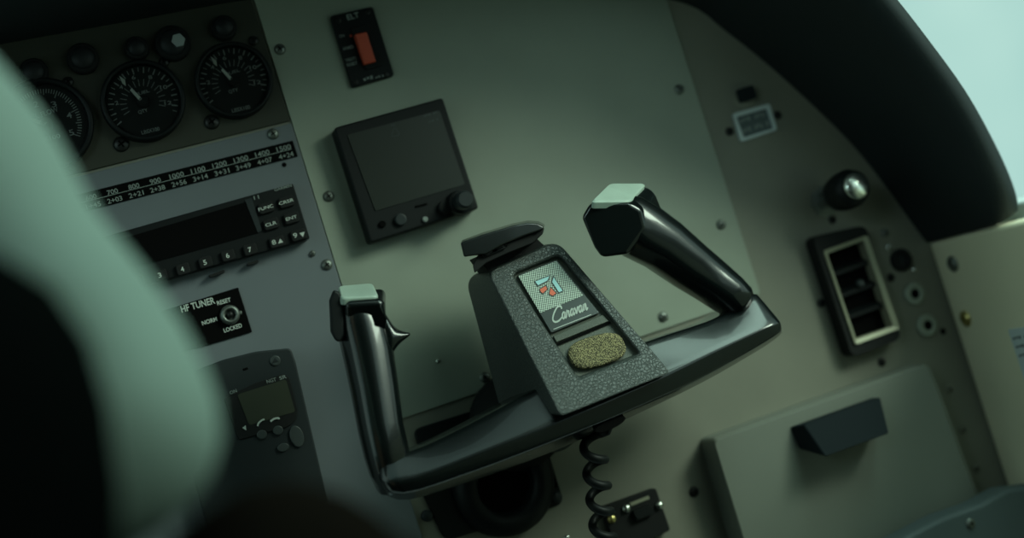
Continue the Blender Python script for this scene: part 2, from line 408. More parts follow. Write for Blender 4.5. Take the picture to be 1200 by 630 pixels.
for p, r, m, l in (((160, 58), 14, 'lens', 'dark round warning lamp above the middle gauge'), ((202, 52), 21, 'lens', 'large round warning lamp with a bright glint above the gauges'),
                   ((262, 34), 15, 'lens', 'dark round warning lamp above the rightmost gauge'), ((97, 70), 18, 'lens', 'grey blue round lamp left of the other lamps'), ((40, 86), 16, 'lens', 'dim round lamp above the fuel flow gauge')):
    c = P(*p, SH); q = r*.6*MM; t = thing('indicator_lamp', l, 'indicator lamp', c)
    bm = BM(); turned(bm, c, [(q, SH), (q, SH+.004), (q*.86, SH+.006), (q*.75, SH+.006)], 28, True, False); obj('bezel', bm, 'matte', t, smooth=True)
    bm = BM(); turned(bm, c, [(q*.78, SH+.003), (q*.76, SH+.006), (q*.6, SH+.0085), (q*.3, SH+.0095), (.0002, SH+.0098)], 28); obj('lens', bm, 'lens', t, smooth=True)
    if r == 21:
        c2 = P(p[0]+7, p[1]-5, SH+.010); bm = BM(); loops(bm, [disc(c2, .0052, SH+.006, 6), disc(c2, .0048, SH+.0105, 6)]); obj('lens_glint', bm, 'lensglint', t)  # reflected glint on the large lens, set in as a pale hexagon

# ================================================================= NUMBER STRIP
t = thing('number_strip', 'long black placard strip of white numbers above the radio', 'placard', P(230, 205))
def lerp(a, b, k): return (a[0]+(b[0]-a[0])*k, a[1]+(b[1]-a[1])*k)
TL, TR, BR, BL = (57, 236.5), (343, 164.5), (349, 183), (63, 257)
bm = BM(); slab(bm, [TL, TR, BR, BL], SH+.0010, SH); obj('plate', bm, 'void', t)
bm = BM(); D = SH+.0013
def st(u, v): return lerp(lerp(TL, TR, u), lerp(BL, BR, u), v)
top = ['500', '600', '700', '800', '900', '1000', '1100', '1200', '1300', '1400', '1500']
lo = ['1+28', '1+45', '2+03', '2+21', '2+38', '2+56', '3+14', '3+31', '3+49', '4+07', '4+24']
for k, (a, b) in enumerate(zip(top, lo)):
    u = (330.6-(10-k)*25.1-57)/286; w1 = .022 if len(a) == 3 else .029
    letters(bm, a, st(u-w1, .45), st(u+w1, .45), 5.8, D); letters(bm, b, st(u-.030, .92), st(u+.030, .92), 5.8, D)
p0, p1 = st(.02, .5), st(.985, .5); flat(bm, [p0, p1, (p1[0], p1[1]-.7), (p0[0], p0[1]-.7)], D)
obj('lettering', bm, 'dimwhite', t)

# ================================================================= RADIO (black unit with number keys)
D1 = .012
TL, TR, BR, BL = (92, 285.5), (343.5, 214.5), (363.5, 279.5), (112, 351)
t = thing('radio_unit', 'black avionics unit with a blank display and rows of keys', 'radio', P(230, 290))
bm = BM(); slab(bm, [tuple(p) for p in rq([TL, TR, BR, BL], 2, 2)], D1, SH); obj('faceplate', bm, 'black', t, bevel=.0008)
bm = BM(); slab(bm, [(128, 284), (288, 236.5), (303, 273), (143, 318)], D1+.0004, D1); obj('display', bm, 'void', t)
bm = BM(); slab(bm, [(287, 234), (295, 231.5), (307, 270), (302, 272)], D1+.0007, D1); obj('display_edge', bm, 'phone', t)
def key(cx, cy, s, ang=-16, w=9.5, h=7.5):
    ca, sa = math.cos(math.radians(ang)), math.sin(math.radians(ang))
    q = [(cx+x*ca-y*sa, cy+x*sa+y*ca) for x, y in ((-w, -h), (w, -h), (w, h), (-w, h))]
    b = BM(); slab(b, [tuple(p) for p in rq(q, 3, 3)], D1+.0026, D1); k = obj('key', b, 'matte', t, bevel=.0008)
    if s:
        b = BM(); n = len(s); wd = 2.9*n/1.35
        if s[-1] in '^v':
            letters(b, s[0], (cx-5.5, cy+3.8), (cx-1, cy+2.5), 5.5, D1+.003)
            tri = [(1, 2.3), (7, .6), (3.2, -3.6)] if s[-1] == '^' else [(1, -2.0), (7, -3.6), (5, 2.6)]
            flat(b, [(cx+x, cy+y) for x, y in tri], D1+.003)
        else:
            x = wd if n > 1 else 1.9; hh = 3.8 if n > 1 else 5.8
            letters(b, s, (cx-x, cy+x*.29+hh/2), (cx+x, cy-x*.29+hh/2), hh, D1+.003)
        obj('key_lettering', b, 'white', k)
for s, x, y in (('FUNC', 312, 243), ('CRSR', 336, 236), ('CLR', 318, 262), ('ENT', 342, 255), ('8^', 325, 283), ('9v', 350, 275),
                ('3', 188, 322), ('4', 214.5, 315), ('5', 241, 307), ('6', 267.5, 299), ('7', 293.5, 292), ('2', 161, 329), ('1', 134, 337)):
    key(x, y, s, w=9 if len(s) != 1 else 8, h=6.5)
bm = BM(); letters(bm, 'GARMIN', (322, 224), (342, 218.5), 3.2, D1+.0003); letters(bm, '11', (298, 234), (304, 232.5), 4.5, D1+.0003); obj('lettering', bm, 'dimwhite', t)
bm = BM(); slab(bm, [(245, 322), (262, 316), (264, 318), (247, 324.5)], D1-.003, SH); slab(bm, [(290, 308), (302, 304), (303, 307), (291, 310.5)], D1-.003, SH); obj('mounting_clip', bm, 'blackscrew', t)

# ================================================================= HF TUNER PLATE
t = thing('tuner_placard', 'black HF TUNER plate with a round key lock under the radio', 'placard', P(250, 380))
bm = BM(); slab(bm, [(185, 365.5), (279, 336.5), (295.5, 388.5), (201, 416.5)], SH+.0016, SH); obj('plate', bm, 'void', t, bevel=.0004)
bm = BM(); D = SH+.0020
letters(bm, 'HF TUNER', (213, 366), (252.5, 355), 8, D, bold=.02); letters(bm, 'RESET', (255, 357.5), (271, 353), 5, D, bold=.02)
letters(bm, 'NORM', (237.5, 381), (255, 375.5), 5, D, bold=.02); letters(bm, 'LOCKED', (263, 389.5), (284, 383), 5, D, bold=.02)

obj('lettering', bm, 'white', t)
c = P(269, 369, SH); bm = BM(); turned(bm, c, [(.0068, SH), (.0068, SH+.004), (.0055, SH+.006), (.004, SH+.006), (.0036, SH+.003), (.0002, SH+.003)], 28)
k = obj('key_lock', bm, 'steel', t, smooth=True); k['label'] = 'steel ring key lock'
bm = BM(); turned(bm, c, [(.0022, SH+.003), (.0022, SH+.0055), (.0014, SH+.0068)], 16); obj('lock_barrel', bm, 'blackscrew', k, smooth=True)
bm = BM(); slab(bm, [(276, 366), (283, 363.5), (284, 367.5), (277, 370)], SH+.0045, SH+.002); obj('lock_tab', bm, 'steel', k, bevel=.0005)

# ================================================================= HANDSET
t = thing('phone_handset', 'grey satellite telephone set with LCD and oval keys below the HF TUNER plate', 'telephone', P(310, 500))
D1 = .016
out = [(196, 455), (222, 436), (262, 421), (300, 411.5), (341, 407.5), (347, 425), (369, 520), (385, 590), (250, 640)]
bm = BM(); slab(bm, [tuple(p) for p in rq(out, 5, 3)], D1, SH); obj('body', bm, 'phone', t, bevel=.002, seg=3)
bm = BM(); slab(bm, [tuple(p) for p in rq([(262, 466), (300, 448), (332, 438), (339, 441), (349, 480), (347, 492), (338, 500), (292, 512), (280, 516)], 4, 3)], D1+.0012, D1); obj('display_surround', bm, 'matte', t, bevel=.0006)
bm = BM(); slab(bm, [tuple(p) for p in rq([(278, 462), (335, 444), (346, 482), (292, 498)], 3, 3)], D1+.0017, D1); obj('display', bm, 'lcd', t)
bm = BM(); letters(bm, 'NGT', (313, 449), (324, 446), 4.2, D1+.0021); letters(bm, 'SR', (328, 445), (336, 442.5), 4.2, D1+.0021); letters(bm, 'ON', (270, 462), (278, 459), 4, D1+.0021); obj('lettering', bm, 'dimwhite', t)
c = P(322.5, 422.5, D1); bm = BM(); turned(bm, c, [(.0036, D1-.001), (.0036, D1+.0006), (.003, D1+.001)], 24); k = obj('round_emblem', bm, 'phonekey', t)
bm = BM(); flat(bm, [(319, 425.3), (322, 418.8), (326.4, 423.5)], D1+.0013); obj('triangle_mark', bm, 'phone', k)
bm = BM(); slab(bm, [(284, 432), (290, 430), (291, 432.5), (285, 434.5)], D1+.0002, D1-.004); obj('microphone_slot', bm, 'void', t)
for x, y, a, b, nm in ((307, 509, 6, 5.5, 'call_key'), (326, 504, 6, 5.5, 'end_key'), (348, 511, 8, 13, 'rocker_key'), (332, 524, 7, 5, 'menu_key')):
    bm = BM(); an = math.radians(-17)
    q = [(x+a*math.cos(k/20*math.tau)*math.cos(an)-b*math.sin(k/20*math.tau)*math.sin(an), y+a*math.cos(k/20*math.tau)*math.sin(an)+b*math.sin(k/20*math.tau)*math.cos(an)) for k in range(20)]
    slab(bm, q, D1+.0018, D1); obj(nm, bm, 'phonekey', t, bevel=.0006)
bm = BM(); mpd = lambda x, y: P(x, y, D1+.0021)
ribbon(bm, [(302, 499), (303, 495.5), (307, 492), (310, 491)], 2.0, mpd); ribbon(bm, [(317, 493.5), (321, 490.5), (326, 489.5), (327, 491)], 2.2, mpd); flat(bm, [(284, 501), (288, 498), (288.5, 504)], D1+.0021)
obj('handset_symbols', bm, 'white', t)

# ================================================================= ELT SWITCH
t = thing('beacon_switch', 'black ELT switch plate with a red rocker near the top', 'switch', P(425, 60)); D1 = .006
bm = BM(); slab(bm, [tuple(p) for p in rq([(386.5, 18.5), (437, 7), (462.5, 88.5), (412.5, 103)], 4, 3)], D1, SH); obj('plate', bm, 'black', t, bevel=.001)
bm = BM(); slab(bm, [tuple(p) for p in rq([(411, 33), (432, 27), (449, 76), (429, 82)], 3, 3)], D1+.002, D1); obj('switch_guard', bm, 'matte', t, bevel=.0008)
bm = BM()
fr = [P(416, 39.5, D1+.008), P(430, 37, D1+.008), P(441, 72, D1+.005), P(427, 75.5, D1+.005)]
prism(bm, fr, [Vector((v.x, -D1, v.z)) for v in fr]); k = obj('rocker', bm, 'red', t, bevel=.001); k['label'] = 'red rocker'
bm = BM(); D = D1+.0004
letters(bm, 'ELT', (407.5, 23.5), (421.5, 20), 6.5, D, bold=.02); letters(bm, 'ON', (398, 44.5), (404, 43), 3.6, D); letters(bm, 'ARMED', (402, 59), (415, 56), 3.6, D)
letters(bm, 'TEST/', (405, 72.5), (418, 69.5), 3.4, D); letters(bm, 'RESET', (407, 78), (419, 75), 3.4, D); scrawl(bm, (426, 95), (438, 92), 4, lambda x, y: P(x, y, D), 3); scrawl(bm, (440, 92), (450, 89.5), 2.4, lambda x, y: P(x, y, D), 5)
obj('lettering', bm, 'dimwhite', t)
for x, y in ((397, 24), (431, 14), (453, 87), (417, 96)):
    bm = BM(); turned(bm, P(x, y, D1), [(.0019, D1-.001), (.0019, D1+.0006), (.001, D1+.0010)], 12); obj('corner_screw', bm, 'blackscrew', t)
bm = BM(); turned(bm, P(411.5, 42, D1), [(.0010, D1), (.0008, D1+.0008)], 10); obj('red_lamp', bm, 'red', t)

# ================================================================= SQUARE DISPLAY
t = thing('square_display', 'square black moving map display with knobs below its dark screen', 'display', P(475, 250)); D1 = .018
bm = BM(); slab(bm, [tuple(p) for p in rq([(391.5, 149.5), (519, 114), (561.5, 244), (434.5, 284.5)], 4, 3)], D1, SH); obj('housing', bm, 'black', t, bevel=.0015)
sq = [tuple(p) for p in rq([(407, 158), (515, 129), (545, 216), (440, 247)], 2, 2)]
bm = BM(); slab(bm, sq, D1+.0006, D1); obj('screen', bm, 'screen', t)
bm = BM(); mp = lambda x, y: P(x, y, D1+.0009)
ribbon(bm, [(459, 160), (462, 150), (468, 157.5), (459, 160)], .7, mp); letters(bm, 'N', (459, 148.5), (463, 147.5), 3.2, D1+.0009)
scrawl(bm, (497, 137), (513, 132.5), 2.4, mp, 6); scrawl(bm, (502, 144), (514, 140), 2, mp, 5); obj('screen_lettering', bm, 'phonekey', t)
def knob(name, px, r, h, m, lab=None, par=t, d0=D1, n=24):
    c = P(*px, d0); b = BM(); prof = [(r*1.05, d0), (r*1.05, d0+h*.25), (r, d0+h*.3), (r*.97, d0+h*.92), (r*.8, d0+h), (.0002, d0+h)]; turned(b, c, prof, n)
    o = obj(name, b, m, par, smooth=False)
    if lab: o['label'] = lab
    return o
k = knob('outer_knob', (537, 238.5), .0088, .009, 'black')
c = P(537, 238.5, D1); bm = BM(); turned(bm, c, [(.0066, D1+.008), (.0064, D1+.020), (.005, D1+.022), (.0002, D1+.022)], 20); obj('inner_knob', bm, 'phone', k)
k = knob('select_button', (469, 257.5), .0042, .003, 'phone')
knob('power_button', (448, 262.5), .0024, .002, 'void')
knob('small_button', (498, 257), .0019, .002, 'dimwhite', 'tiny pale button')
knob('side_button', (521, 243), .0050, .004, 'matte')
bm = BM(); slab(bm, [(487, 241), (500, 237.5), (501, 239.5), (488, 243)], D1+.0009, D1); obj('card_slot', bm, 'void', t)

# ================================================================= RIGHT SIDE OF THE PANEL
t = thing('framed_label', 'small pale framed label under the padded hood', 'label', P(882, 147)); D1 = .003
o4 = [(859, 133), (902, 121), (911, 152), (869, 166)]; i4 = [(863, 137), (899, 126.5), (907, 150), (872, 161)]
bm = BM(); A = [P(*p, D1) for p in rq(o4, 3, 3)]; B = [P(*p, D1) for p in rq(i4, 2, 3)]
loops(bm, [[Vector((v.x, 0, v.z)) for v in A], A, B, [Vector((v.x, -.0005, v.z)) for v in B]], True, False); k = obj('frame', bm, 'paper', t); k['label'] = 'pale frame'
bm = BM(); slab(bm, i4, .0010, .0001); obj('card', bm, 'teal', t)
bm = BM(); mp = lambda x, y: P(x, y, .0014); scrawl(bm, (868, 144), (897, 135.5), 5, mp, 7); scrawl(bm, (871, 156), (902, 147), 6, mp, 9); obj('lettering', bm, 'dimwhite', t)
t = thing('push_button', 'small square dark button above the framed label', 'button', P(873, 110))
bm = BM(); slab(bm, [tuple(p) for p in rq([(866, 104), (883, 99), (888, 114), (871, 119)], 2, 3)], .008, 0); obj('cap', bm, 'latch', t, bevel=.001)
bm = BM(); c = P(872, 112, .001); turned(bm, c, [(.0105, 0), (.0105, .0008), (.009, .0014)], 24); obj('collar', bm, 'base', t)
t = thing('pull_knob', 'chrome capped black pull knob on the right of the panel', 'knob', P(964, 236))
c = P(966, 236); c.y = 0
bm = BM(); turned(bm, c, [(.0125, 0), (.0125, .002), (.008, .0034), (.008, .006)], 8); k = obj('hex_nut', bm, 'steel', t)
ax = (P(1004, 217, .052)-c); axn = ax.normalized()
def axis_turn(bm, c, ax, prof, n=24):
    a = ax.cross(Vector((0, 0, 1))).normalized(); b = ax.cross(a).normalized()
    return loops(bm, [[c+ax*h+a*max(r, 1e-5)*math.cos(math.tau*i/n)+b*max(r, 1e-5)*math.sin(math.tau*i/n) for i in range(n)] for r, h in prof])
L = ax.length
bm = BM(); axis_turn(bm, c, axn, [(.0055, .0), (.0055, L*.45)]); obj('shaft', bm, 'steel', t, smooth=True)
bm = BM(); axis_turn(bm, c, axn, [(.007, L*.36), (.0135, L*.46), (.0150, L*.62), (.0150, L*.82), (.0125, L*.95)]); k = obj('grip', bm, 'black', t, smooth=True)
bm = BM(); axis_turn(bm, c, axn, [(.0105, L*.94), (.0105, L*1.0), (.0085, L*1.04), (.0002, L*1.05)]); k = obj('cap', bm, 'brightsteel', t, smooth=True); k['label'] = 'chrome cap'
# rectangular air outlet
t = thing('air_outlet', 'rectangular black air outlet with a pale metal inner frame', 'air vent', P(1005, 340)); D1 = .014
o4 = rq([(952, 277), (1014, 263), (1057, 397), (999, 419)], [10]*4, 5); m4 = rq([(964, 294), (1015, 275.5), (1053, 385), (1001, 403.5)], [3]*4, 5); n4 = rq([(969.5, 297), (1012, 281.5), (1047, 382), (1003.5, 397.5)], [2]*4, 5)
A = [P(*p, D1) for p in o4]; B = [P(*p, D1) for p in m4]; C_ = [P(*p, D1+.001) for p in n4]
bm = BM(); loops(bm, [[Vector((v.x, 0, v.z)) for v in A], [Vector((v.x, -D1*.7, v.z)) for v in A], [v*.97+B[i]*.03 for i, v in enumerate(A)], B, [Vector((v.x, -.002, v.z)) for v in B]], True, False); obj('surround', bm, 'matte', t)
bm = BM(); B1 = [v+Vector((0, -.002, 0)) for v in B]; loops(bm, [[Vector((v.x, -D1+.001, v.z)) for v in B], B1, C_, [Vector((v.x, -.004, v.z)) for v in C_]], False, False); k = obj('metal_frame', bm, 'alu', t); k['label'] = 'pale metal frame'
bm = BM(); prism(bm, [Vector((v.x, -.003, v.z)) for v in B], [Vector((v.x, -.0022, v.z)) for v in B]); obj('backing', bm, 'void', t)
for q in (.22, .47, .72):
    a, b = lerp((969.5, 297), (1003.5, 397.5), q), lerp((1012, 281.5), (1047, 382), q)
    bm = BM(); fr = [P(a[0], a[1], .010), P(b[0], b[1], .010), P(b[0]+1.6, b[1]+4.5, .010), P(a[0]+1.6, a[1]+4.5, .010)]
    prism(bm, fr, [v+Vector((0, .006, .003)) for v in fr]); obj('louver', bm, 'black', t)
bm = BM(); turned(bm, P(1007, 332, .010), [(.0028, .009), (.0028, .013), (.0018, .014)], 12); obj('louver_knob', bm, 'phonekey', t)
# jacks
t = thing('jack_socket', 'black round jack socket right of the air outlet', 'socket', P(1058, 304))
bm = BM(); turned(bm, P(1058, 304, .004), [(.0092, 0), (.0092, .003), (.0075, .0045), (.0045, .0045), (.0042, .001)], 28, True, False); obj('ring', bm, 'matte', t, smooth=True)
bm = BM(); turned(bm, P(1058, 304, .004), [(.0044, .0006), (.0040, .0016), (.0002, .0016)], 20); obj('insert', bm, 'phone', t)
for p, l in (((1073, 344), 'upper pale grommet socket right of the air outlet'), ((1088, 381), 'lower pale grommet socket right of the air outlet')):
    t = thing('grommet_socket', l, 'socket', P(*p))
    bm = BM(); turned(bm, P(*p, .003), [(.0092, 0), (.0092, .0016), (.0078, .003), (.0040, .003), (.0034, .001)], 28, True, False); obj('ring', bm, 'sheet', t, smooth=True)
    bm = BM(); turned(bm, P(*p, .003), [(.0040, .0004), (.0040, .0026), (.0002, .0026)], 20); obj('hole_cap', bm, 'void', t)
# glove box
t = thing('glove_box_door', 'raised grey glove box door at the lower right of the panel', 'glove box', P(990, 600)); D1 = .026
g = rq([(837, 517), (1086, 427), (1146, 588), (1046, 632), (880, 700), (893, 690)][:4]+[(890, 690)], [6, 12, 4, 1, 1], 4)
A = [P(*p, D1) for p in g]; A2 = [P(*p, D1-.004) for p in rq([(833, 514), (1088, 423), (1150, 589), (1046, 637), (886, 694)], [8, 14, 5, 1, 1], 4)]
bm = BM(); loops(bm, [[Vector((v.x, .0, v.z)) for v in A2], A2, A]); obj('door_panel', bm, 'door', t, bevel=.002, seg=3, ang=20)
bm = BM(); top = [P(942, 497, .038), P(1032, 465, .038), P(1042, 508, .056), P(968, 535, .056)]; bk = [Vector((top[0].x-.006, -.026, top[0].z)), Vector((top[1].x, -.026, top[1].z)), Vector((top[1].x-.001, -.026, top[1].z-.018)), Vector((top[0].x-.004, -.026, top[0].z-.018))]
prism(bm, top, bk); k = obj('latch', bm, 'latch', t, bevel=.0012); k['label'] = 'dark flap latch'
# lower ledge at the bottom right
bm = BM(); fr = [P(1040, 640, .06), P(1105, 606, .06), P(1150, 590, .06), P(1182, 572, .06), P(1290, 560, .06), P(1320, 760, .06), P(1050, 760, .06)]
prism(bm, fr, [Vector((v.x, -.033, v.z)) for v in fr]); tag(obj('knee_bolster', bm, 'teal', None, bevel=.004), 'blue grey padded ledge in the bottom right corner', 'bolster')
screw((1137, 613), 'screw on the blue grey ledge in the bottom right corner', d=.06)
# side wall items
def W(px, py, off=0.0):
    r = ray(px, py); return CAM + r*((XW-off-CAM.x)/r.x)
def wallscrew(px, m, l, r=.0065):
    c = W(*px); bm = BM(); L = []
    for rr, h in ((r, -.0005), (r, .001), (r*.7, .0026), (.0002, .003)): L.append([Vector((c.x-h, c.y+rr*math.cos(math.tau*i/18), c.z+rr*math.sin(math.tau*i/18))) for i in range(18)])
    loops(bm, L); o = obj('wall_screw', bm, m, None, smooth=True); tag(o, l, 'screw')
wallscrew((1117, 309), 'steel', 'pale steel screw high on the tan side wall')
wallscrew((1132, 373), 'brass', 'brass coloured screw in the middle of the tan side wall')
t = thing('wall_placard', 'pale blue placard cut by the right frame edge on the side wall', 'placard', W(1195, 430))
k4 = [W(1181, 386, .001), W(1236, 378, .001), W(1266, 467, .001), W(1211, 476, .001)]
bm = BM(); prism(bm, k4, [v+Vector((.001, 0, 0)) for v in k4]); obj('plate', bm, 'paper', t)
bm = BM(); mw = lambda x, y: W(x, y, .0014)
for i in range(3):
    scrawl(bm, (1187+i*3.6, 398+i*10), (1230+i*3.6, 391+i*10), 3.5, mw, 13)
bm.normal_update(); obj('lettering', bm, 'latch', t)

# ================================================================= LOWER PANEL ITEMS BEHIND THE YOKE
t = thing('round_air_vent', 'black plate with a large round opening under the yoke', 'air vent', P(590, 600)); D1 = .010
pl = rq([(486, 558), (636, 506), (662, 590), (522, 634)], [12]*4, 9); c = P(592, 567, D1)
bm = BM(); slab(bm, [tuple(p) for p in pl], D1*.4, 0); obj('base_plate', bm, 'black', t, bevel=.001)
bm = BM(); turned(bm, c, [(.038, D1*.3), (.037, D1), (.031, D1+.006), (.0225, D1+.006), (.0205, D1), (.0195, .005)], 48, True, False); obj('vent_ring', bm, 'black', t, smooth=True)
bm = BM(); turned(bm, c, [(.0198, .0045), (.0198, .0055)], 32); obj('duct', bm, 'void', t)
for x, y in ((651, 582), (500, 604)):
    bm = BM(); turned(bm, P(x, y, .004), [(.0042, .003), (.0042, .007), (.003, .008)], 16); obj('plate_screw', bm, 'phone', t, smooth=True)
bm = BM(); slab(bm, [(644, 557), (650, 556), (654, 570), (648, 572)], .0046, .003); obj('slot', bm, 'void', t)
# column boot on panel
t = thing('column_boot', 'black column boot plate between the panel and the yoke', 'boot plate', P(595, 500))
bm = BM(); slab(bm, [tuple(p) for p in rq([(485, 503), (672, 444), (690, 500), (503, 560)], 10, 4)], .006, 0); obj('plate', bm, 'black', t, bevel=.001)
cb = P(606, 494, .006)
bm = BM(); loops(bm, [disc(cb, r, d, 32) for r, d in ((.036, .005), (.035, .010), (.030, .013), (.033, .017), (.028, .020), (.030, .024), (.0215, .028))]); obj('bellows', bm, 'matte', t, smooth=True)
# plate with switches by the coil
t = thing('switch_plate', 'small black plate with bright screws beside the coiled cord', 'switch plate', P(745, 620)); D1 = .008
bm = BM(); slab(bm, [tuple(p) for p in rq([(706, 594), (769, 571.5), (786, 621), (724, 650)], 3, 3)], D1, 0); obj('plate', bm, 'matte', t, bevel=.0008)
for x, y, m, r, nm in ((716.5, 607.5, 'brass', .0032, 'brass_screw'), (733.5, 595.5, 'brightsteel', .0032, 'plate_screw'), (772, 591.5, 'brightsteel', .0030, 'plate_screw')):
    bm = BM(); turned(bm, P(x, y, D1), [(r, D1-.001), (r, D1+.0016), (r*.7, D1+.003), (.0002, D1+.0032)], 16); obj(nm, bm, m, t, smooth=True)
bm = BM(); slab(bm, [(738, 589), (760, 580.5), (761.5, 584), (739.5, 592.5)], D1+.0005, D1); obj('label_strip', bm, 'alu', t)
bm = BM(); slab(bm, [tuple(p) for p in rq([(742, 599), (763, 591), (768, 601), (747, 609)], 2, 3)], D1+.005, D1); obj('rocker_switch', bm, 'black', t, bevel=.001)

# ================================================================= YOKE
yoke = thing('control_yoke', 'black aircraft control yoke with two handgrips in front of the panel', 'control yoke', P(690, 500, .08))
# hub --------------------------------------------------------
cor = [P(571, 318, .085), P(654, 281, .085), P(787, 436, .137), P(657, 488, .137)]
ctr = sum(cor, Vector())/4
HN = ((cor[2]-cor[0]).cross(cor[3]-cor[1])).normalized()
if HN.y > 0: HN = -HN
def H(px, py, h=0.0):                       # point on the hub's sloping face, h above it
    r = ray(px, py); o = ctr+HN*h; return CAM + r*((o-CAM).dot(HN)/r.dot(HN))
def fo(k):                                  # face outline, inset k px-ish
    pts = [H(571+k, 318+k*.3), H(653-k*.3, 281+k), H(787-k*1.2, 436-k*.3), H(657+k*.3, 488-k*1.1)]
    return rq(pts, [.007, .010, .004, .004], 6)
wt = (cor[1]-cor[0]).normalized()
BTL, BBL = P(545, 326, .048), P(588, 486, .048)
def mir(b, l, r_):
    s = (b-l).dot(wt); return r_+(b-l)-wt*2*s
BTR = mir(BTL, cor[0], cor[1]); BBR = mir(BBL, cor[3], cor[2])
BBR = BBR*.6+(cor[2]+Vector((0, .085, 0)))*.4
back = rq([BTL, BTR, BBR, BBL], [.010, .010, .004, .004], 6)
F0 = fo(0); F1 = fo(2.2)
F0b = [v*.93+b*.07 for v, b in zip(F0, back)]
rec0 = rq([H(596, 319), H(656, 295), H(754, 416), H(674, 447)], [.006, .006, .004, .004], 6)
rec1 = rq([H(599, 321, -.0012), H(655.5, 298, -.0012), H(750, 414.5, -.0012), H(676, 443.5, -.0012)], [.005, .005, .003, .003], 6)
rec2 = rq([H(600.5, 323.5, -.0052), H(655, 301, -.0052), H(748, 413.5, -.0052), H(677, 441.5, -.0052)], [.005, .005, .003, .003], 6)
bm = BM()
mid = [v*.5+b*.5 for v, b in zip(F0b, back)]
loops(bm, [back, mid, F0b, [v-HN*.0006 for v in fo(.5)], F1, rec0, rec1, rec2], True, False)
obj('hub_cover', bm, 'leather', yoke, smooth=False, bevel=.0008, seg=2, ang=25)
bm = BM(); bm.faces.new([bm.verts.new(v+HN*.0001) for v in rec2]); fl = obj('recess_floor', bm, 'hubfloor', yoke)
def hslab(bm, px, h1, h0=-.004):
    h1 -= .0016; h0 -= .0016
    return prism(bm, [H(x, y, h1) for x, y in px], [H(x, y, h0) for x, y in px])
def uvs(o, e1, e2):
    me = o.data; uv = me.uv_layers.new(name='UVMap')
    for l in me.loops:
        v = me.vertices[l.vertex_index].co; uv.data[l.index].uv = (v.dot(e1), v.dot(e2))
E1 = (H(702, 366)-H(646, 389)).normalized(); E2 = HN.cross(E1).normalized()
# badge
bm = BM(); hslab(bm, [tuple(p) for p in rq([(606, 322.5), (652, 304), (702.5, 366.5), (646, 390)], 2, 2)], -.0010); bd = obj('badge', bm, 'badged', yoke, bevel=.0004)
bd['label'] = 'silver and black name badge'
bm = BM(); hslab(bm, [(607.5, 323.3), (651.7, 305.6), (683.5, 346), (633, 366.5)], -.0007, -.0011); o = obj('badge_mesh', bm, M['mesh'], bd); uvs(o, E1, E2); o['label'] = 'silver dotted field'
hh = -.0004
def logo(nm, polys, m):
    bm = BM()
    for p in polys: hslab(bm, p, hh, -.0008)
    obj(nm, bm, m, bd)
logo('logo_outline', [[(625.6, 329.2), (645.6, 321.6), (642.4, 329.6), (630, 335.8)], [(648.2, 322.2), (661, 341), (654.6, 343.6), (645.8, 330.2)], [(631.5, 338.3), (640.5, 333), (642.3, 338.8), (636.6, 344.8), (633, 342.5)], [(645, 335), (653.2, 343.4), (648.2, 347.6), (642.6, 344.6)]], 'badged')
hh = -.0002
logo('logo_blue_bars', [[(627.2, 329.6), (643.8, 323.3), (641.4, 328.6), (630.6, 334)], [(648.8, 324.6), (659.3, 340.4), (655, 342.2), (647.2, 330.2)]], 'blue')
logo('logo_red_wedges', [[(632.7, 338.8), (639.6, 334.8), (641.2, 338.6), (636.2, 343.3), (634, 342)], [(645.3, 336.8), (651.6, 343.4), (647.8, 346.2), (643.9, 344.2)]], 'orange')
# script name, own strokes
bm = BM(); A0, A1 = Vector((648.0, 378.0)), Vector((689.5, 361.8)); TW = 8.5
ex = (A1-A0)/TW; n_ = Vector((ex.y, -ex.x)).normalized()*7.0
def sm(x, y): q = A0+ex*(x+.30*y)+n_*y; return H(q.x, q.y, -.0022)
def aa(x): return [[(x+.95, .85), (x+.55, 1.0), (x+.15, .7), (x+.1, .25), (x+.35, 0), (x+.7, .3), (x+.98, .98)], [(x+.98, .98), (x+.85, .3), (x+1.0, 0), (x+1.3, .3)]]
ST = [[(1.45, 1.45), (1.35, 1.9), (.9, 1.95), (.35, 1.3), (.05, .5), (.3, 0), (.85, -.02), (1.4, .35)]]+aa(1.55)+[[(2.85, .3), (3.1, 1.05), (3.2, .85), (3.55, .9), (3.5, .4), (3.6, .02), (3.9, .3)]]+aa(3.95)
ST += [[(5.2, .75), (5.4, .95), (5.7, .05), (6.15, .9), (6.4, .85)]]+aa(6.4)+[[(7.7, .3), (7.95, 1.0), (7.9, 0)], [(7.95, .3), (8.3, .98), (8.55, .8), (8.5, .2), (8.65, 0), (9.0, .3)]]
for s in ST: ribbon(bm, [((x*1.7, y*1.12) if s is ST[0] else (2.3+(x-1.55)*.82, y)) for x, y in s], .31, sm)
ribbon(bm, [(-.1, -1.05), (3, -1.05), (6, -1.05), (9.0, -1.05)], .14, sm)
obj('badge_lettering', bm, 'white', bd)
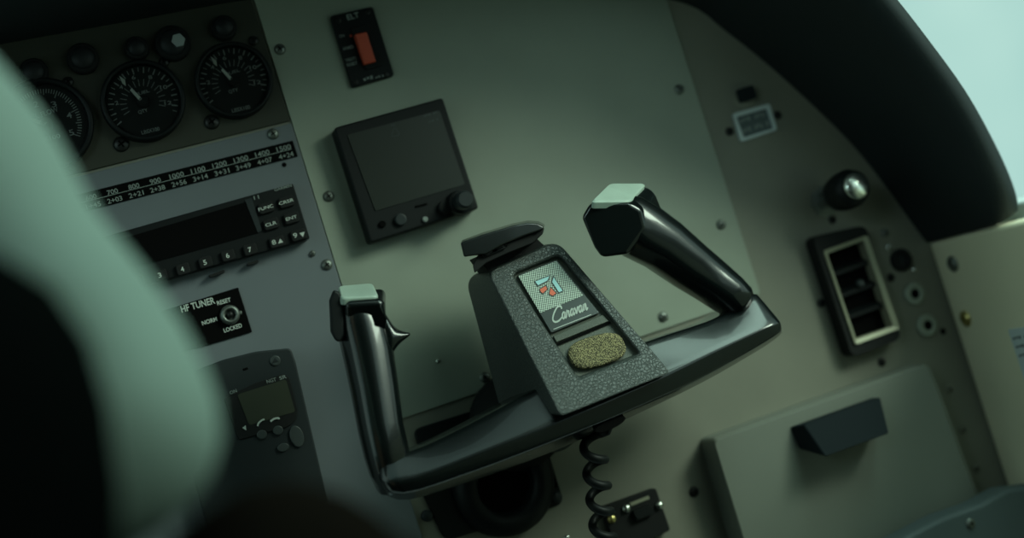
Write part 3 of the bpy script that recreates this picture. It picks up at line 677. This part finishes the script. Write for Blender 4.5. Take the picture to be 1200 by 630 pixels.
# ridge under badge and woven pad
bm = BM(); hslab(bm, [(648, 393.5), (706, 368.5), (714, 376), (652, 401)], -.0016); obj('ridge', bm, 'hubfloor', yoke, bevel=.0006)
bm = BM(); hslab(bm, [(652, 402.2), (715, 376.5), (716, 378.5), (654, 404.4)], -.0024); obj('groove', bm, 'void', yoke)
L = []
for s, h in ((1.0, -.0036), (1.0, -.0012), (.93, .0003), (.62, .0001), (.3, -.0002)):
    l = []
    for k in range(40):
        a = math.tau*k/40; x = math.copysign(abs(math.cos(a))**.72, math.cos(a))*33.5*s; y = math.copysign(abs(math.sin(a))**.72, math.sin(a))*17.5*s
        h2 = h-.0016; an = math.radians(-17); l.append(H(699.5+x*math.cos(an)-y*math.sin(an)-y*-.12, 410.8+x*math.sin(an)+y*math.cos(an), h2))
    L.append(l)
bm = BM(); loops(bm, L); o = obj('woven_pad', bm, M['weave'], yoke, smooth=True); uvs(o, E1, E2); o['label'] = 'oval olive gold woven pad'
# column
ca = Vector((cb.x, -.050, cb.z)); bm = BM(); loops(bm, [disc(cb, .0205, d, 28) for d in (.020, .09)]); obj('column', bm, 'steel', yoke, smooth=True)
# arm bar -----------------------------------------------------
STN = [((439, 546), (442, 556), (446, 568), (450, 578)), ((449, 532), (454, 567), (459, 580), (465, 588)), ((476, 531), (482, 562), (487, 577), (492, 584)), ((520, 511), (528, 544), (533, 560), (537, 569)), ((570, 485.5), (577, 524), (582, 543), (586, 553.5)),
       ((627, 454), (640, 500), (645, 518), (650, 529.5)), ((695, 424), (712, 470), (718, 490), (724, 496)), ((766, 395.5), (786, 437.5), (796, 456), (801, 460)), ((808, 383), (825, 417), (836, 435), (842, 438.5)),
       ((849, 369.5), (863, 399), (873, 414), (878, 417)), ((870, 352), (890, 387), (898, 400), (902, 403)), ((886, 341), (915, 376.5), (916, 388), (916.5, 391)), ((887, 344), (916.5, 377.5), (917.5, 386), (917.5, 388))]
L = []
for i, (a, b, c_, d_) in enumerate(STN):
    q = .75 if i in (0, len(STN)-1) else 1
    A, B, C2, D2 = P(*a, .120-.009*min(1, i/4)), P(*b, .128), P(*c_, .126), P(*d_, .100)
    if i in (0, len(STN)-1): A, B, C2, D2 = P(*a, .110), P(*b, .120), P(*c_, .118), P(*d_, .1)
    bk = .066 if q == 1 else .076
    r1, r2 = Vector((A.x, -bk, A.z-.002)), Vector((D2.x, -bk, D2.z+.002))
    def two(p, u, v, k=.0022):
        return [p+(u-p).normalized()*k, p, p+(v-p).normalized()*k]
    ring = two(A, r1, B)+two(B, A, C2)+two(C2, B, D2)+two(D2, C2, r2)+two(r2, D2, r1)+two(r1, r2, A)
    # soften corners
    for k in range(1, len(ring), 3): ring[k] = ring[k]*.5+(ring[k-1]+ring[k+1])*.25
    L.append(ring)
bm = BM(); loops(bm, L); obj('cross_bar', bm, 'gloss', yoke, smooth=True, sub=1)
bm = BM()
q = [P(715.5+19*math.cos(k/24*math.tau)*.92-5.5*math.sin(k/24*math.tau)*-.42, 497-19*math.cos(k/24*math.tau)*.42+5.5*math.sin(k/24*math.tau)*.9, .1225) for k in range(24)]
prism(bm, q, [v+Vector((0, .008, .004)) for v in q]); obj('cord_hole', bm, 'void', yoke)
# handgrips ---------------------------------------------------
def shaft(stn, prof=None, k=.10):
    prof = prof or [(-1, -.9), (-1, .25), (-.55, 1), (.30, 1), (1, .55), (1, -.9), (.6, -1.1), (-.6, -1.1)]
    L = []; C3 = [P(x, y, d) for x, y, w_, d, th in stn]
    for i, (x, y, w_, d, th) in enumerate(stn):
        ax = (C3[min(i+1, len(C3)-1)]-C3[max(i-1, 0)]).normalized()
        a = ax.cross(Vector((0, 1, 0))).normalized(); b = ax.cross(a).normalized()
        if a.x < 0: a = -a
        if b.y > 0: b = -b
        z = (C3[i]-CAM).dot(DIR); ww = w_*z/F; l = []
        for q in range(len(prof)):
            p0, p, p1 = Vector(prof[q-1]), Vector(prof[q]), Vector(prof[(q+1) % len(prof)])
            for m_ in (p+(p0-p)*.28, p*.86+(p0+p1)*.07, p+(p1-p)*.28): l.append(C3[i]+a*ww*m_.x+b*th*m_.y)
        L.append(l)
    return L
def shaft_round(stn, n=24, ex=3.0):
    L = []; C3 = [P(x, y, d) for x, y, w_, d, th in stn]
    for i, (x, y, w_, d, th) in enumerate(stn):
        ax = (C3[min(i+1, len(C3)-1)]-C3[max(i-1, 0)]).normalized()
        a = ax.cross(Vector((0, 1, 0))).normalized(); b = ax.cross(a).normalized()
        z = (C3[i]-CAM).dot(DIR); ww = w_*z/F
        l = []
        for k in range(n):
            t_ = math.tau*k/n; c1, s1 = math.cos(t_), math.sin(t_)
            l.append(C3[i]+a*ww*math.copysign(abs(c1)**(2/ex), c1)+b*th*math.copysign(abs(s1)**(2/ex), s1))
        L.append(l)
    return L
hl = bpy.data.objects.new('handgrip', None)
bm = BM(); loops(bm, shaft([(419, 356, 24, .086, .013), (421, 364, 27.5, .088, .015), (426, 385, 28.5, .091, .015), (433, 415, 28.5, .0945, .0145), (440, 455, 27, .0995, .014), (447, 500, 25.5, .104, .014), (454, 530, 25.5, .107, .014), (459, 552, 24, .106, .013), (464, 572, 20, .104, .012)],
    [(-1, -.9), (-1, .25), (-.72, .85), (-.30, 1), (.05, 1), (.62, .84), (1, .35), (1, -.9), (.6, -1.1), (-.6, -1.1)]))
hl = obj('handgrip', bm, 'gloss', yoke, smooth=True)
bm = BM(); f = [(404, 354), (450.5, 350.5), (452.5, 372), (454, 398), (407, 402)]
fp = [P(*p, dd) for p, dd in zip(f, (.107, .107, .106, .095, .095))]; bp_ = [P(x-1+(3 if y < 360 else 0), y-(14 if y < 360 else 0), .078) for x, y in f]
prism(bm, fp, bp_); obj('grip_head', bm, 'gloss', hl, bevel=.004, seg=4)
bm = BM(); hs = []
for x, y, w_, d, th in ((444, 398, 36, .092, .010), (451, 397, 32, .093, .010), (456, 398, 24, .094, .010), (462, 396.5, 14, .095, .008), (468, 394.5, 8, .096, .006), (475, 393, 4.2, .097, .004), (481, 391, 1.8, .098, .002)):
    c3 = P(x, y, d); z = .93; l = []
    for k in range(16):
        t_ = math.tau*k/16; l.append(c3+Vector((0, -th*math.cos(t_), 0))+(P(x, y-w_, d)-c3)*math.sin(t_))
    hs.append(l)
loops(bm, hs); obj('finger_horn', bm, 'gloss', hl, smooth=True, sub=1)
bm = BM(); q = [(391, 339), (398, 342), (403, 352), (404, 392), (399, 401), (393, 399), (387.5, 388), (386, 352)]
prism(bm, [P(x, y, .100) for x, y in q], [P(x-.5, y, .080) for x, y in q]); obj('side_switch', bm, 'black', hl, bevel=.003, seg=3)
def padpart(front, back_, d1, d0, th, par, lab):
    bm = BM(); A = rq([P(*front[0], d1), P(*front[1], d1), P(*back_[1], d0), P(*back_[0], d0)], .004, 5)
    nrm = (A[8]-A[0]).cross(A[16]-A[0]).normalized()
    if nrm.z < 0: nrm = -nrm
    C0 = sum(A, Vector())/len(A)
    loops(bm, [[v-nrm*.004 for v in A], [v+nrm*th for v in A], [C0+(v-C0)*.93+nrm*(th+.0011) for v in A]])
    o = obj('thumb_button', bm, 'pad', par, smooth=False, bevel=.0005); o['label'] = lab
padpart([(399, 351), (444, 348.5)], [(396, 336.5), (437, 333)], .104, .080, .0002, hl, 'pale green top button')
# right
bm = BM(); loops(bm, shaft([(722, 248, 24, .108, .012), (733, 256, 31, .107, .0145), (754, 271, 33, .106, .0155), (779, 286.5, 30, .105, .0155), (811, 311.5, 27, .104, .015), (838, 331, 24, .103, .0145), (855, 344, 22, .106, .0145), (866, 353, 20, .106, .013), (871, 357, 17, .106, .010)]))
hr = obj('handgrip', bm, 'gloss', yoke, smooth=True)
bm = BM()
f = [(690, 239.5), (738, 238.5), (752, 246), (757, 268), (736, 298), (704, 302), (696, 290), (680.5, 255)]
b2 = [(712, 218), (758, 217.5), (768, 225), (777, 247), (752, 290), (722, 295), (705, 283), (692, 247)]
prism(bm, [P(*p, dd) for p, dd in zip(f, (.117, .124, .124, .122, .120, .117, .114, .112))], [P(*p, .094) for p in b2]); obj('grip_head', bm, 'gloss', hr, bevel=.0028, seg=4, ang=25)
padpart([(692, 238), (739, 237.5)], [(714, 216.5), (757, 216.5)], .121, .098, .0004, hr, 'pale green top button')
# chart clip --------------------------------------------------
cl = None
bm = BM(); q = [(539.5, 284.5), (565, 275), (600, 264.5), (618, 261), (630, 261.8), (638, 266), (636, 269), (612, 277), (590, 286), (570, 297.5), (543.5, 301)]
prism(bm, [P(x, y, .098) for x, y in q], [P(x+1, y-3, .072) for x, y in q]); cl = obj('chart_clip', bm, 'gloss', yoke, bevel=.0012, seg=3)
bm = BM(); q = [(560, 298.5), (580, 290.5), (610, 278), (637, 268.5), (635.5, 274.5), (625, 284.5), (596, 296), (570, 308), (556, 320), (554, 311)]
prism(bm, [P(x, y, .094) for x, y in q], [P(x+1, y-2, .066) for x, y in q]); obj('clip_jaw', bm, 'matte', cl, bevel=.0008)
bm = BM(); loops(bm, [[P(568+24*t_+3*math.cos(a), 299-10.5*t_+2*math.sin(a), .096) for a in [math.tau*k/10 for k in range(10)]] for t_ in (0, .5, 1)]); obj('clip_spring', bm, 'black', cl, smooth=True)
bm = BM(); slab(bm, [(560, 300), (625, 275), (650, 300), (580, 330)], .078, .055); obj('clip_mount', bm, 'matte', yoke)

# ================================================================= COILED CORD
bm = BM(); pts = []
a0, a1 = P(694, 510, .104), P(711, 660, .070); N = 150; turns = 5.0
dn = (a1-a0).normalized(); u = RT-dn*RT.dot(dn); u.normalize(); v = dn.cross(u).normalized()
pts.append(P(714, 497, .112)); pts.append(P(711, 505, .112))
for i in range(N+1):
    k = i/N; a = -0.3-math.tau*turns*k
    pts.append(a0.lerp(a1, k)+(u*math.cos(a)+v*math.sin(a))*.0066)
pts += [a1+Vector((0.004, .02, -.02)), P(716, 700, .02), P(716, 702, 0)]
tube(bm, pts, .0031, 10); tag(obj('coiled_cord', bm, 'black', None, smooth=True), 'black coiled cord hanging from the underside of the yoke', 'cord')

# ================================================================= PADDED HOOD
C = cr3([P(*p) for p in arc]); L = []; n = len(C)
for i, v in enumerate(C):
    t_ = i/(n-1)
    tg = (C[min(i+1, n-1)]-C[max(i-1, 0)]).normalized(); outw = Vector((-tg.z, 0, tg.x))
    if outw.z < 0 and t_ < .9: outw = -outw
    if outw.x < 0 and t_ > .6: outw = -outw
    D = .215-.118*max(0, (t_-.35)/.65)**1.0
    th = .028
    prof = [(-.0018, .0024), (-.0018, .004), (.001, D*.5), (.003, D*.9), (.010, D), (.020, D+.001), (th+.002, D*.9), (th+.006, D*.5), (th+.008, .0024)]
    L.append([v+outw*a+Vector((0, -b, 0)) for a, b in prof])
bm = BM(); loops(bm, L); tag(obj('padded_hood', bm, 'hood', None, smooth=True), 'thick dark padded hood arching around the instrument panel beside the window', 'glareshield')

# ================================================================= PERSON (pale sleeve, close to the camera)
def skin(name, nodes, edges, m, parent=None, sub=2):
    me = bpy.data.meshes.new(name); base = org(parent) if parent else Vector(nodes[0][0])
    me.from_pydata([tuple(Vector(p)-base) for p, r in nodes], edges, []); o = bpy.data.objects.new(name, me); COL.objects.link(o)
    if parent: o.parent = parent
    else: o.location = base
    md = o.modifiers.new('skin', 'SKIN'); md.use_smooth_shade = True
    for i, (p, r) in enumerate(nodes):
        sv = me.skin_vertices[0].data[i]; sv.radius = r if isinstance(r, tuple) else (r, r); sv.use_root = (i == 0)
    s = o.modifiers.new('sub', 'SUBSURF'); s.levels = s.render_levels = sub; me.materials.append(M[m]); return o
sh = Q(-203, 20, .52); el = Q(166, 500, .47); wr = Q(-330, 730, .43)
pe = thing('person', 'blurred person in a pale long sleeved shirt, bent arm in front of the gauges', 'person', Vector((-.35, -.75, -.55)))
che = Q(-330, 520, .45); pel = che+Vector((-.02, -.06, -.36)); nk = che+Vector((-.01, .03, .24)); hd = nk+Vector((0, .02, .11)); ht = hd+Vector((0, 0, .07))
shl = che+Vector((-.20, 0, .15)); ell = che+Vector((-.27, .12, -.12)); wrl = che+Vector((-.2, .36, -.16))
hpr = pel+Vector((.09, 0, -.04)); knr = Q(322, 606, .48); hpl = pel+Vector((-.10, 0, -.04)); knl = Vector((-.58, -.48, -.52)); 
ftr = Vector((knr.x+.0, knr.y+.1, -.97)); ftl = Vector((-.58, -.32, -.97))
nodes = [(pel, (.13, .10)), (che, (.09, .09)), (nk, .045), (hd, (.075, .085)), (ht, (.06, .07)), (sh, .028), (el, .020), (wr, .020), (shl, .045), (ell, .035), (wrl, .024), (hpr, .08), (knr, .045), (ftr, .035), (hpl, .08), (knl, .05), (ftl, .035), (ftr+Vector((0, .14, -.01)), .03), (ftl+Vector((0, .14, -.01)), .03)]
edges = [(0, 1), (1, 2), (2, 3), (3, 4), (1, 5), (5, 6), (6, 7), (1, 8), (8, 9), (9, 10), (0, 11), (11, 12), (12, 13), (0, 14), (14, 15), (15, 16), (13, 17), (16, 18)]
def hand(w0, dirv):
    n0 = len(nodes); dv = dirv.normalized(); sd = dv.cross(Vector((0, 0, 1))).normalized()
    wi = [i for i, (p, r) in enumerate(nodes) if p is w0][0]
    nodes.append((w0+dv*.05, (.034, .016))); edges.append((wi, n0))
    for k, ln in zip((-.027, -.009, .009, .027), (.062, .072, .068, .052)):
        i = len(nodes); b = w0+dv*.085+sd*k
        nodes.append((b, .009)); nodes.append((b+dv*ln*.5+Vector((0, 0, -.008)), .0085)); nodes.append((b+dv*ln*.85+Vector((0, 0, -.030)), .007))
        edges.extend([(n0, i), (i, i+1), (i+1, i+2)])
    i = len(nodes); nodes.append((w0+dv*.045-sd*.042, .010)); nodes.append((w0+dv*.08-sd*.055+Vector((0, 0, -.01)), .008)); edges.extend([(n0, i), (i, i+1)])
hand(wr, (wr-el)); hand(wrl, (wrl-ell))
skin('body', nodes, edges, 'skin', pe)
wsl = el.lerp(wr, .93)
skin('shirt', [(Vector((pel.x-.08, pel.y, pel.z+.04)), (.11, .11)), (che, (.10, .10)), (nk-Vector((0, 0, .05)), .055), (sh, .050), (sh.lerp(el, .5), .040), (el.lerp(sh, .38), .033), (el, .042), (el.lerp(wr, .15), .041), (el.lerp(wr, .5), .036), (wsl, .030), (shl, .060), (ell, .045), (ell.lerp(wrl, .9), .032)],
     [(0, 1), (1, 2), (1, 3), (3, 4), (4, 5), (5, 6), (6, 7), (7, 8), (8, 9), (1, 10), (10, 11), (11, 12)], 'shirt', pe)
vc = Q(-278, 490, .42)
skin('vest', [(vc+Vector((-.13, -.02, -.24)), (.12, .12)), (vc+Vector((-.035, 0, -.09)), (.115, .12)), (vc, (.105, .12)), (vc+Vector((0, 0, .05)), (.08, .09))], [(0, 1), (1, 2), (2, 3)], 'vest', pe)
skin('trousers', [(pel, (.15, .12)), (hpr, .095), (hpr.lerp(knr, .5), .075), (knr, .060), (knr.lerp(ftr, .5), .055), (knr.lerp(ftr, .92), .05), (hpl, .095), (knl, .065), (knl.lerp(ftl, .92), .05)], [(0, 1), (1, 2), (2, 3), (3, 4), (4, 5), (0, 6), (6, 7), (7, 8)], 'trousers', pe)
skin('hair', [(hd+Vector((0, -.02, .03)), (.082, .085)), (ht+Vector((0, -.02, .02)), (.066, .07))], [(0, 1)], 'hair', pe)
# face on the side turned to the panel
bm = BM(); c = hd+Vector((0, .078, .0))
loops(bm, [[c+Vector((rr*math.cos(a), yy, rr*1.3*math.sin(a)-.004)) for a in [math.tau*k/10 for k in range(10)]] for rr, yy in ((.016, -.01), (.011, .012), (.004, .022))]); obj('nose', bm, 'skin', pe, smooth=True)
